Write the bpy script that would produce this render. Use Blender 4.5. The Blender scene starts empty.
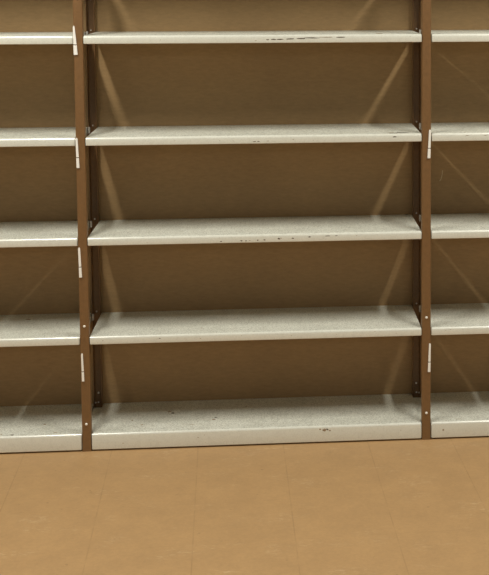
import bpy, bmesh, math, random
from mathutils import Vector
random.seed(7)
S = bpy.context.scene
COL = S.collection

# ------------------------------------------------------------------ measures (metres)
BAY = 0.914            # clear width of one bay
PW = 0.026             # width of an upright
PITCH = BAY + PW
DEPTH = 0.2592         # depth of a shelf
REAR = 0.2380           # front face of the rear uprights
FLOOR = -0.005
WALL = DEPTH + 0.0008
TOPS = [0.045, 0.3171, 0.5909, 0.8645, 1.1394, 1.413, 1.6865, 1.960]   # tops of the shelves, lowest first
TH, TH0 = 0.0225, 0.0455
POST_TOP = 1.985

# ------------------------------------------------------------------ materials
def mat(name):
    m = bpy.data.materials.new(name)
    m.use_nodes = True
    nt = m.node_tree
    return m, nt, nt.nodes['Principled BSDF']

def N(nt, kind, **kw):
    n = nt.nodes.new(kind)
    for k, v in kw.items():
        setattr(n, k, v)
    return n

def ramp(nt, src, stops):
    r = N(nt, 'ShaderNodeValToRGB')
    el = r.color_ramp.elements
    while len(el) < len(stops):
        el.new(0.5)
    for e, (p, c) in zip(el, stops):
        e.position = p
        e.color = (*c, 1) if len(c) == 3 else c
    nt.links.new(src, r.inputs[0])
    return r

def noise(nt, vec, scale, detail=3, rough=0.6):
    n = N(nt, 'ShaderNodeTexNoise')
    n.inputs['Scale'].default_value = scale
    n.inputs['Detail'].default_value = detail
    n.inputs['Roughness'].default_value = rough
    nt.links.new(vec, n.inputs['Vector'])
    return n.outputs['Fac']

def mixc(nt, kind, fac, a, b):
    m = N(nt, 'ShaderNodeMix', data_type='RGBA', blend_type=kind)
    for sock, v in ((m.inputs[0], fac), (m.inputs[6], a), (m.inputs[7], b)):
        if hasattr(v, 'links'):
            nt.links.new(v, sock)
        elif isinstance(v, tuple):
            sock.default_value = (*v, 1)
        else:
            sock.default_value = v
    return m.outputs[2]

def math_n(nt, op, a, b=None, c=None):
    m = N(nt, 'ShaderNodeMath', operation=op)
    for i, v in enumerate((a, b, c)):
        if v is None:
            continue
        if hasattr(v, 'links'):
            nt.links.new(v, m.inputs[i])
        else:
            m.inputs[i].default_value = v
    return m.outputs[0]

def shelf_material():
    m, nt, b = mat('beige_enamel')
    g = N(nt, 'ShaderNodeNewGeometry').outputs['Position']
    fine = ramp(nt, noise(nt, g, 240, 3, .8), [(.36, (.46, .45, .42)), (.56, (1, 1, 1))])
    mid = ramp(nt, noise(nt, g, 60, 4, .7), [(.30, (.80, .79, .77)), (.55, (1, 1, 1))])
    big = ramp(nt, noise(nt, g, 9, 3, .6), [(.30, (.90, .90, .89)), (.60, (1, 1, 1))])
    base = (0.775, 0.785, 0.71)
    top = mixc(nt, 'MULTIPLY', .85, base, fine.outputs[0])
    top = mixc(nt, 'MULTIPLY', .8, top, mid.outputs[0])
    top = mixc(nt, 'MULTIPLY', 1., top, big.outputs[0])
    face = mixc(nt, 'MULTIPLY', .12, base, fine.outputs[0])
    face = mixc(nt, 'MULTIPLY', .35, face, mid.outputs[0])
    # the upward faces gather the dust
    nrm = N(nt, 'ShaderNodeNewGeometry')
    sep = N(nt, 'ShaderNodeSeparateXYZ')
    nt.links.new(nrm.outputs['True Normal'], sep.inputs[0])
    up = ramp(nt, sep.outputs[2], [(.90, (0, 0, 0)), (.99, (1, 1, 1))])
    nt.links.new(mixc(nt, 'MIX', up.outputs[0], face, top), b.inputs['Base Color'])
    rg = ramp(nt, up.outputs[0], [(0, (.24,) * 3), (1, (.62,) * 3)])
    nt.links.new(rg.outputs[0], b.inputs['Roughness'])
    b.inputs['Coat Weight'].default_value = 1.0
    b.inputs['Coat IOR'].default_value = 1.65
    cr = ramp(nt, up.outputs[0], [(0, (.22,) * 3), (1, (.6,) * 3)])
    nt.links.new(cr.outputs[0], b.inputs['Coat Roughness'])
    return m

def simple(name, col, rough, metal=0.0, var=.15, scale=40):
    m, nt, b = mat(name)
    g = N(nt, 'ShaderNodeNewGeometry').outputs['Position']
    r = ramp(nt, noise(nt, g, scale, 4, .65), [(.3, tuple(c * (1 - var) for c in col)), (.7, tuple(min(1, c * (1 + var)) for c in col))])
    nt.links.new(r.outputs[0], b.inputs['Base Color'])
    b.inputs['Roughness'].default_value = rough
    b.inputs['Metallic'].default_value = metal
    return m

def wall_material():
    m, nt, b = mat('brown_hardboard')
    g = N(nt, 'ShaderNodeNewGeometry').outputs['Position']
    mp = N(nt, 'ShaderNodeMapping')
    mp.inputs['Scale'].default_value = (1, 1, 3.5)
    nt.links.new(g, mp.inputs[0])
    a = ramp(nt, noise(nt, mp.outputs[0], 45, 5, .7), [(.3, (.86,) * 3), (.7, (1.08,) * 3)])
    c = ramp(nt, noise(nt, g, 3, 2, .5), [(.3, (.93,) * 3), (.7, (1.05,) * 3)])
    col = mixc(nt, 'MULTIPLY', 1., (0.365, 0.232, 0.104), a.outputs[0])
    col = mixc(nt, 'MULTIPLY', 1., col, c.outputs[0])
    sp = ramp(nt, noise(nt, g, 160, 1, .5), [(.76, (0, 0, 0)), (.80, (1, 1, 1))])
    col = mixc(nt, 'MIX', math_n(nt, 'MULTIPLY', sp.outputs[0], .25), col, (.45, .33, .20))
    nt.links.new(col, b.inputs['Base Color'])
    b.inputs['Roughness'].default_value = .6
    return m

def floor_material():
    m, nt, b = mat('tan_vinyl_tiles')
    g = N(nt, 'ShaderNodeNewGeometry').outputs['Position']
    mp = N(nt, 'ShaderNodeMapping')
    mp.vector_type = 'POINT'
    mp.inputs['Rotation'].default_value = (0, 0, math.radians(-1.9))
    mp.inputs['Location'].default_value = (-0.054 + .2355 * 20, .1645 + .2355 * 40, 0)
    mp.inputs['Rotation'].default_value = (0, 0, math.radians(2.0) * -1)
    nt.links.new(g, mp.inputs[0])
    sep = N(nt, 'ShaderNodeSeparateXYZ')
    nt.links.new(mp.outputs[0], sep.inputs[0])
    def seam(o, w):
        f = math_n(nt, 'FRACT', math_n(nt, 'DIVIDE', o, .2355))
        d = math_n(nt, 'ABSOLUTE', math_n(nt, 'SUBTRACT', f, .5))
        return math_n(nt, 'GREATER_THAN', d, .5 - w / .2355)
    brk = ramp(nt, noise(nt, g, 14, 3, .6), [(.34, (.15,) * 3), (.62, (1,) * 3)])
    sx = math_n(nt, 'MULTIPLY', seam(sep.outputs[0], .0014), math_n(nt, 'MULTIPLY', brk.outputs[0], .24))
    sy = math_n(nt, 'MULTIPLY', seam(sep.outputs[1], .0014), math_n(nt, 'MULTIPLY', brk.outputs[0], .10))
    sm = math_n(nt, 'MAXIMUM', sx, sy)
    a = ramp(nt, noise(nt, g, 11, 5, .65), [(.28, (.92, .92, .93)), (.72, (1.05, 1.05, 1.05))])
    c = ramp(nt, noise(nt, g, 120, 3, .7), [(.3, (.94,) * 3), (.7, (1.05,) * 3)])
    col = mixc(nt, 'MULTIPLY', 1., (0.445, 0.275, 0.128), a.outputs[0])
    col = mixc(nt, 'MULTIPLY', 1., col, c.outputs[0])
    # pale worn patches and small pits
    wm = N(nt, 'ShaderNodeMapping')
    wm.inputs['Scale'].default_value = (1, 2.0, 1)
    nt.links.new(g, wm.inputs[0])
    worn = math_n(nt, 'MULTIPLY',
                  ramp(nt, noise(nt, wm.outputs[0], 6.5, 2, .5), [(.55, (0,) * 3), (.68, (1,) * 3)]).outputs[0],
                  ramp(nt, noise(nt, wm.outputs[0], 55, 5, .75), [(.52, (0,) * 3), (.70, (1,) * 3)]).outputs[0])
    col = mixc(nt, 'MIX', math_n(nt, 'MULTIPLY', worn, .65), col, (.62, .45, .27))
    pit = ramp(nt, noise(nt, g, 42, 2, .5), [(.735, (0,) * 3), (.76, (1,) * 3)])
    col = mixc(nt, 'MIX', math_n(nt, 'MULTIPLY', pit.outputs[0], .35), col, (.20, .115, .05))
    col = mixc(nt, 'MIX', sm, col, (.17, .09, .035))
    nt.links.new(col, b.inputs['Base Color'])
    b.inputs['Roughness'].default_value = .55
    b.inputs['Specular IOR Level'].default_value = .35
    return m

M_SHELF = shelf_material()
M_CHIP = simple('bare_dark_steel', (.10, .075, .05), .6, 0, .3, 400)
M_STAIN = simple('rust_stain', (.30, .22, .13), .7, 0, .25, 300)
M_POST = simple('brown_enamel', (.198, .105, .040), .42, 0, .10, 90)
M_ZINC = simple('zinc', (.92, .90, .84), .30, .1, .05, 60)
M_CLIP = simple('dull_zinc', (.52, .51, .48), .35, .3, .08, 60)
M_TAG = simple('white_plastic', (.96, .95, .90), .35, 0, .03, 60)
M_JOINT = simple('grey_plastic', (.16, .13, .10), .5, 0, .1, 60)
M_WALL = wall_material()
M_FLOOR = floor_material()
M_SCRATCH = simple('pale_scratch', (.62, .52, .36), .6, 0, .1, 100)

# ------------------------------------------------------------------ mesh helpers
def link(name, bm, mats, parent=None, smooth=False):
    me = bpy.data.meshes.new(name)
    bmesh.ops.recalc_face_normals(bm, faces=bm.faces)
    bm.to_mesh(me)
    bm.free()
    for m in (mats if isinstance(mats, (list, tuple)) else [mats]):
        me.materials.append(m)
    if smooth:
        for p in me.polygons:
            p.use_smooth = True
        me.set_sharp_from_angle(angle=math.radians(40))
    o = bpy.data.objects.new(name, me)
    COL.objects.link(o)
    if parent:
        o.parent = parent
    return o

def box(bm, x0, x1, y0, y1, z0, z1, mi=0):
    v = [bm.verts.new((x, y, z)) for x in (x0, x1) for y in (y0, y1) for z in (z0, z1)]
    for f in ((0, 1, 3, 2), (4, 6, 7, 5), (0, 4, 5, 1), (2, 3, 7, 6), (0, 2, 6, 4), (1, 5, 7, 3)):
        bm.faces.new([v[i] for i in f]).material_index = mi

def extrude(bm, pts, fn, a, b, mi=0):
    """closed outline pts (2-D), swept between a and b; fn(p, t) gives the 3-D point"""
    A = [bm.verts.new(fn(p, a)) for p in pts]
    B = [bm.verts.new(fn(p, b)) for p in pts]
    n = len(pts)
    for i in range(n):
        bm.faces.new((A[i], A[(i + 1) % n], B[(i + 1) % n], B[i])).material_index = mi
    bm.faces.new(A[::-1]).material_index = mi
    bm.faces.new(B).material_index = mi

def arc(cx, cy, r, a0, a1, n):
    return [(cx + r * math.cos(math.radians(a0 + (a1 - a0) * i / n)), cy + r * math.sin(math.radians(a0 + (a1 - a0) * i / n))) for i in range(n + 1)]

def blob(bm, fn, u, v, ru, rv, mi, ang=0.0, n=9):
    """a small irregular chip: a low bump whose outline is fn(u, v, height)"""
    h = .00018
    ring, top = [], []
    for i in range(n):
        a = 2 * math.pi * i / n
        k = random.uniform(.6, 1.15)
        du, dv = ru * k * math.cos(a), rv * k * math.sin(a)
        c, s = math.cos(ang), math.sin(ang)
        du, dv = du * c - dv * s, du * s + dv * c
        ring.append(bm.verts.new(fn(u + du, v + dv, -.0001)))
        top.append(bm.verts.new(fn(u + du * .9, v + dv * .9, h)))
    for i in range(n):
        j = (i + 1) % n
        bm.faces.new((ring[i], ring[j], top[j], top[i])).material_index = mi
    bm.faces.new(top).material_index = mi

def shelf_mesh(name, parent, x0, x1, z, th, chips=(), specks=0):
    """folded steel shelf: rounded front lip, rear and side flanges, thin sheet"""
    bm = bmesh.new()
    s, r = .0014, .0065
    outer = [(DEPTH, -th), (DEPTH, -.0012), (DEPTH - .0012, 0)]
    outer += arc(r, -r, r, 90, 180, 5)                       # front top roll
    outer += arc(.0016, -th + .0016, .0016, 180, 270, 3)
    outer += [(.016, -th)]
    inner = [(.016, -th + s), (s + .001, -th + s), (s, -th + .003), (s, -r), (r, -s), (DEPTH - s, -s), (DEPTH - s, -th)]
    extrude(bm, outer + inner, lambda p, t: (t, p[0], z + p[1]), x0 + .0016, x1 - .0016)
    # end flanges with the front corner folded round
    for xe, d in ((x0, 1), (x1, -1)):
        prof = [(.0035, -th + .001), (.0028, -.0065), (.0048, -.0030), (.0085, -.0014), (DEPTH - .001, -.0012), (DEPTH - .001, -th + .001)]
        a, b = sorted((xe, xe + d * .0017))
        extrude(bm, prof, lambda p, t: (t, p[0], z + p[1]), a, b)
    ff = lambda u, v, h: (u, -h, z + v)
    ft = lambda u, v, h: (u, v, z + h)
    for side, u, v, ru, rv, mi in chips:
        if mi == 1:
            ru, rv = ru * 1.3, rv * 1.35
        v = min(v, -r - rv) if side == 'f' else max(v, r + rv)
        blob(bm, ff if side == 'f' else ft, u, v, ru, rv, mi)
    for i in range(specks):
        q = random.uniform(.0006, .0016)
        if random.random() < .5:
            blob(bm, ft, random.uniform(x0 + .02, x1 - .02), random.uniform(.012, DEPTH - .02), q * 1.5, q, 2, n=6)
        else:
            blob(bm, ff, random.uniform(x0 + .02, x1 - .02), -random.uniform(.006, th - .003), q, q * .7, 2, n=6)
    return link(name, bm, [M_SHELF, M_CHIP, M_STAIN], parent, smooth=True)

HOLE0 = 0.0722
HP = 0.2735 / 8
def post_mesh(name, parent, x0, y0, hw, open_front=False):
    """channel upright: punched front flange and two returns"""
    bm = bmesh.new()
    x1 = x0 + PW - .0006
    x0 = x0 + .0006
    s, r, dp = .0016, .0032, .021
    xc = (x0 + x1) / 2
    left = [(xc - hw, y0), (x0 + r, y0)] + arc(x0 + r, y0 + r, r, 270, 180, 4)[1:] + [(x0, y0 + dp), (x0 + s, y0 + dp), (x0 + s, y0 + r), (x0 + r, y0 + s), (xc - hw, y0 + s)]
    right = [(2 * xc - a, b) for a, b in left][::-1]
    if not open_front:
        box(bm, x0 + .0008, x1 - .0008, y0 + dp - s, y0 + dp - .0002, FLOOR + .0002, POST_TOP - .0002)      # rear plate, added to keep the hollow behind the holes dark
    for pr in (left, right):
        extrude(bm, pr, lambda p, t: (p[0], p[1], t), FLOOR, POST_TOP)
    if open_front:
        box(bm, xc - hw - .001, xc + hw + .001, y0, y0 + .0003, FLOOR + .0002, POST_TOP - .0002)  # added backing plate: blinds the holes so the lit wall doesn't show through
    ya, yb = (y0 + s - .0004, y0 + s) if open_front else (y0, y0 + .0004)     # thin sheet around the holes
    z = FLOOR
    k = 0
    while True:
        h = HOLE0 + k * HP
        if h > POST_TOP - .01:
            break
        box(bm, xc - hw, xc + hw, ya, yb, z, h - hw)
        z = h + hw
        k += 1
    box(bm, xc - hw, xc + hw, ya, yb, z, POST_TOP)
    if open_front:                                   # the channel stands the other way round, hollow side to the aisle
        for v in bm.verts:
            v.co.y = 2 * y0 + dp - v.co.y
    o = link(name, bm, M_POST, parent, smooth=True)
    o['label'] = 'brown enamelled steel upright with punched holes'
    return o

def bolt(parent, x, y, z, r=.0036):
    bm = bmesh.new()
    n = 14
    rings = []
    for rr, yy in ((r, 0), (r, -.0010), (r * .8, -.0021), (r * .42, -.0027)):
        rings.append([bm.verts.new((x + rr * math.cos(2 * math.pi * i / n), y + yy, z + rr * math.sin(2 * math.pi * i / n))) for i in range(n)])
    for a, b in zip(rings, rings[1:]):
        for i in range(n):
            bm.faces.new((a[i], a[(i + 1) % n], b[(i + 1) % n], b[i]))
    bm.faces.new(rings[-1])
    bm.faces.new(rings[0][::-1])
    o = link('bolt', bm, M_ZINC, parent, smooth=True)
    o['label'] = 'shiny zinc bolt head'
    return o

def clip(parent, x, y, z):
    """zinc shelf clip hooked in the rear upright: plate with a rounded nose and a small tab"""
    bm = bmesh.new()
    w = .0028
    prof = arc(0, .006, w, 0, 180, 6) + [(-w, -.008), (w, -.008)]
    extrude(bm, prof, lambda p, t: (x + p[0], t, z + p[1]), y - .0018, y)
    box(bm, x - w, x + w, y - .008, y - .0018, z - .0095, z - .008)
    o = link('shelf_clip', bm, M_CLIP, parent, smooth=True)
    o['label'] = 'grey zinc shelf clip'
    return o

def thing(name, loc, label, cat, group=None):
    o = bpy.data.objects.new(name, None)
    o.location = loc
    o.empty_display_size = .05
    COL.objects.link(o)
    o['label'] = label
    o['category'] = cat
    if group:
        o['group'] = group
    return o

def settle(root):
    """children were modelled in world space: move them into the root's frame"""
    for c in root.children:
        c.data.transform(__import__('mathutils').Matrix.Translation(-root.location))
        for g in c.children:
            g.data.transform(__import__('mathutils').Matrix.Translation(-root.location))

# ------------------------------------------------------------------ the shelving run
GROUP = 'bays of the metal shelving run'
mid = thing('shelving_bay', (BAY / 2, DEPTH / 2, FLOOR), 'middle bay of beige metal shelves, whole width in view between the two brown uprights', 'shelving', GROUP)
lef = thing('shelving_bay', (-PITCH + BAY / 2, DEPTH / 2, FLOOR), 'bay of beige metal shelves beyond the upright carrying four white tags, cut by the frame', 'shelving', GROUP)
rig = thing('shelving_bay', (PITCH + BAY / 2, DEPTH / 2, FLOOR), 'bay of beige metal shelves beyond the upright carrying two white tags, cut by the frame', 'shelving', GROUP)

def px(u):      # helper for the chips: rough x on the front of the shelves from their place along the width
    return u
F, T = 'f', 't'
CHIPS = {
    4: [(F, .492, -.0135, .004, .0012, 1), (F, .508, -.0130, .006, .0014, 1), (F, .525, -.0128, .008, .0013, 1), (F, .552, -.0118, .010, .0012, 1), (F, .580, -.0108, .012, .0013, 1), (F, .612, -.0092, .018, .0011, 1), (F, .650, -.0075, .020, .0010, 2),
        (F, .69, -.0062, .014, .0010, 1), (T, .80, .030, .012, .016, 2), (T, .52, .010, .02, .003, 2), (F, .46, -.016, .004, .0008, 2)],
    3: [(T, .860, .022, .018, .0075, 1), (T, .835, .014, .010, .0050, 1), (F, .838, -.0085, .005, .0015, 1), (T, .83, .03, .012, .004, 2), (F, .454, -.0165, .004, .0010, 1), (F, .465, -.0165, .003, .0010, 1),
        (F, .49, -.0155, .004, .0009, 2), (F, .56, -.012, .003, .0009, 2)],
    2: [(F, .36, -.0175, .0024, .0010, 1), (F, .415, -.0165, .0030, .0013, 1), (F, .428, -.0172, .0022, .0010, 1), (F, .438, -.0165, .0026, .0009, 2),
        (F, .460, -.0160, .0022, .0012, 1), (F, .478, -.0155, .0030, .0013, 1), (F, .518, -.0130, .0042, .0019, 1), (F, .524, -.0118, .0030, .0012, 2),
        (F, .556, -.0125, .0034, .0012, 1), (F, .602, -.0095, .0034, .0014, 1), (F, .652, -.0055, .0060, .0010, 1), (F, .676, -.0055, .0032, .0009, 1)],
    1: [(F, .30, -.013, .0016, .0012, 2), (F, .19, -.010, .002, .0009, 1), (F, .55, -.012, .0016, .001, 2), (T, .30, .06, .003, .003, 2)],
    0: [(F, .640, -.012, .0075, .0052, 2), (F, .648, -.010, .0030, .0022, 1), (F, .655, -.014, .0035, .0026, 2), (F, .628, -.009, .0030, .0030, 2),
        (T, .20, .165, .007, .006, 2), (T, .21, .150, .004, .005, 1), (T, .33, .085, .006, .005, 2), (T, .335, .10, .003, .004, 1), (T, .13, .06, .005, .004, 2),
        (T, .27, .05, .010, .0022, 2), (T, .10, .10, .003, .004, 2), (T, .42, .19, .004, .004, 2), (F, .29, -.021, .0018, .0014, 2), (F, .085, -.030, .0022, .0012, 2)],
}
LCH = {0: [(T, -.215, .012, .0045, .0035, 1), (T, -.245, .016, .0030, .0030, 2), (T, -.10, .02, .006, .003, 2), (T, -.14, .09, .005, .006, 2)],
       1: [(T, -.20, .20, .008, .006, 2)]}
RCH = {3: [(T, 1.035, .012, .0035, .003, 2), (F, 1.04, -.004, .006, .0008, 2), (F, 1.09, -.004, .006, .0008, 2)], 0: [(F, .975, -.023, .003, .003, 2), (T, 1.02, .02, .01, .002, 2)]}

for k, z in enumerate(TOPS):
    th = TH0 if k == 0 else TH
    a = .0004
    seen = k < 5
    shelf_mesh('shelf', mid, a, BAY - a, z, th, CHIPS.get(k, ()), 14 if seen else 0)
    shelf_mesh('shelf', lef, -PITCH + a, -PW - a, z, th, LCH.get(k, ()), 8 if seen else 0)
    shelf_mesh('shelf', rig, PITCH + a, PITCH + BAY - a, z, th, RCH.get(k, ()), 8 if seen else 0)

for root, xp in ((mid, -PW), (mid, BAY), (lef, -PITCH - PW), (rig, PITCH + BAY)):
    WEB = REAR + .0194
    fp = post_mesh('front_post', root, xp, 0.0, .0010)
    rp = post_mesh('rear_post', root, xp, REAR, .0026, True)
    xc = xp + PW / 2
    if root is not mid:
        continue
    sgn = -1 if xp < 0 else 1
    for z in (HOLE0, HOLE0 + .2738):
        bolt(fp, xc, 0.0, z)
    for k in (0, 1, 2, 3, 4):
        bolt(rp, xc + sgn * .0008, WEB, TOPS[k] + .0042, .0026)
        if k:
            clip(rp, xc + sgn * .0088, REAR, TOPS[k] - .006)
        else:
            bolt(rp, xc + sgn * .0090, WEB, TOPS[k] + .0030, .0026)
            bolt(rp, xc, WEB, TOPS[k] + .0325, .0030)
    bolt(rp, xc, WEB, 1.2340, .0031)
    bm = bmesh.new()
    box(bm, xp + .0008, xp + PW - .0008, .0225, REAR - .0005, FLOOR, .0395)
    link('base_bracket', bm, M_SHELF, root)
for r in (mid, lef, rig):
    settle(r)

# ------------------------------------------------------------------ white tags on the uprights
def tag(xt, zt, xb, zb, w, label, pointed=False):
    """slim white plastic tag standing on the front of an upright; top leans outward, joint low down"""
    root = thing('shelf_tag', ((xt + xb) / 2, 0, zb), label, 'tag', 'white tags on the uprights')
    L = zt - zb
    w *= 1.28
    zj = zb + L * .345
    def X(z):
        return xb + (xt - xb) * (z - zb) / L
    def strip(name, z0, z1, w0, w1, m, th=.0035, round_top=False):
        bm = bmesh.new()
        pts = [(X(z0) - w0 / 2, z0), (X(z0) + w0 / 2, z0), (X(z1) + w1 / 2, z1 - (.003 if round_top else 0)), (X(z1) + w1 * .15, z1), (X(z1) - w1 * .15, z1), (X(z1) - w1 / 2, z1 - (.003 if round_top else 0))]
        if not round_top:
            pts = pts[:3] + [pts[5]]
        extrude(bm, pts, lambda p, t: (p[0], t, p[1]), -th, -.0002)
        bmesh.ops.bevel(bm, geom=[e for e in bm.edges], offset=.0004, segments=1, affect='EDGES')
        return link(name, bm, m, root)
    strip('tag_strip', zj + .0012, zt, w * .95, w * (.50 if pointed else .80), M_TAG, round_top=True)
    strip('tag_foot', zb, zj - .0012, w * 1.12, w, M_TAG, .0042)
    j = strip('joint', zj - .0016, zj + .0016, w * .75, w * .75, M_JOINT, .0030)
    j['label'] = 'dark joint between strip and foot'
    for c in root.children:
        c.data.transform(__import__('mathutils').Matrix.Translation(-root.location))
    return root

tag(-.0236, 1.1660, -.0197, 1.0880, .0070, 'tapered white tag level with the topmost shelf, highest on the upright with four tags', True)
tag(-.0226, .8640, -.0200, .7825, .0054, 'white tag under the second shelf from the top, on the upright with four tags')
tag(-.0222, .5650, -.0196, .4825, .0052, 'white tag under the third shelf from the top, on the upright with four tags')
tag(-.0206, .2715, -.0188, .1935, .0046, 'white plastic tag lowest on the upright with four tags')
tag(.9362, .8750, .9330, .7955, .0056, 'white plastic tag higher of the two on the other upright')
tag(.9366, .2725, .9342, .1912, .0050, 'white plastic tag lower of the two on the other upright')

# ------------------------------------------------------------------ the room
def structure(name, bm, m, parent=None):
    o = link(name, bm, m, parent)
    if parent is None:
        o['kind'] = 'structure'
    return o
bm = bmesh.new(); box(bm, -4.2, 5.2, -10.5, WALL + .1, FLOOR - .1, FLOOR)
structure('floor', bm, M_FLOOR)
bm = bmesh.new(); box(bm, -4.2, 5.2, WALL, WALL + .1, FLOOR, 2.75)
wall = structure('wall_back', bm, M_WALL)

# short curved pale scratch on the wall
bm = bmesh.new()
pts = [(.9975, .690), (1.0005, .694), (1.0035, .702), (1.0052, .711), (1.0058, .722)]
for (a, b) in zip(pts, pts[1:]):
    wd = .0008
    v = [bm.verts.new((a[0] - wd, WALL - .0003, a[1])), bm.verts.new((a[0] + wd, WALL - .0003, a[1])), bm.verts.new((b[0] + wd, WALL - .0003, b[1])), bm.verts.new((b[0] - wd, WALL - .0003, b[1]))]
    w = [bm.verts.new((q.co.x, WALL + .0004, q.co.z)) for q in v]
    bm.faces.new(v)
    for i in range(4):
        bm.faces.new((v[i], v[(i + 1) % 4], w[(i + 1) % 4], w[i]))
sc = structure('scratch', bm, M_SCRATCH, wall)
sc['label'] = 'short curved pale scratch'

# ------------------------------------------------------------------ light: ceiling tubes across the aisle, running away from the shelves
def tube(x, y, z, length, power, width=.085, col=(1, .965, .85)):
    l = bpy.data.lights.new('ceiling_tube', 'AREA')
    l.shape = 'RECTANGLE'
    l.size, l.size_y = width, length
    l.energy = power
    l.color = col
    o = bpy.data.objects.new('ceiling_tube', l)
    o.location = (x, y, z)
    COL.objects.link(o)
P = 29
for x, z in ((-2.15, 2.27), (-.385, 2.24), (1.61, 2.30), (3.48, 2.30)):
    tube(x, -.95, z, .95, P)
    tube(x, -6.2, z, 1.2, P * .64)
    tube(x, -9.0, z, 1.2, P * .64)

w = bpy.data.worlds.new('room_light')
w.use_nodes = True
w.node_tree.nodes['Background'].inputs[0].default_value = (1, .90, .74, 1)
w.node_tree.nodes['Background'].inputs[1].default_value = .04
S.world = w

# ------------------------------------------------------------------ camera
cd = bpy.data.cameras.new('camera')
cam = bpy.data.objects.new('camera', cd)
COL.objects.link(cam)
cam.location = (.49947, -3.54123, 1.29211)
cam.rotation_euler = (1.48662, .00111, -.09473)
cd.sensor_fit = 'AUTO'
cd.sensor_width = 36
cd.lens = 1299.04 * 36 / 575
cd.shift_x = -149.177 / 575
cd.shift_y = -199.793 / 575
cd.clip_start = .05
S.camera = cam

vs = S.view_settings
vs.view_transform = 'Standard'
vs.look = 'None'
vs.gamma = 1
vs.use_curve_mapping = False
vs.exposure = 0.0
S.cycles.max_bounces = 8
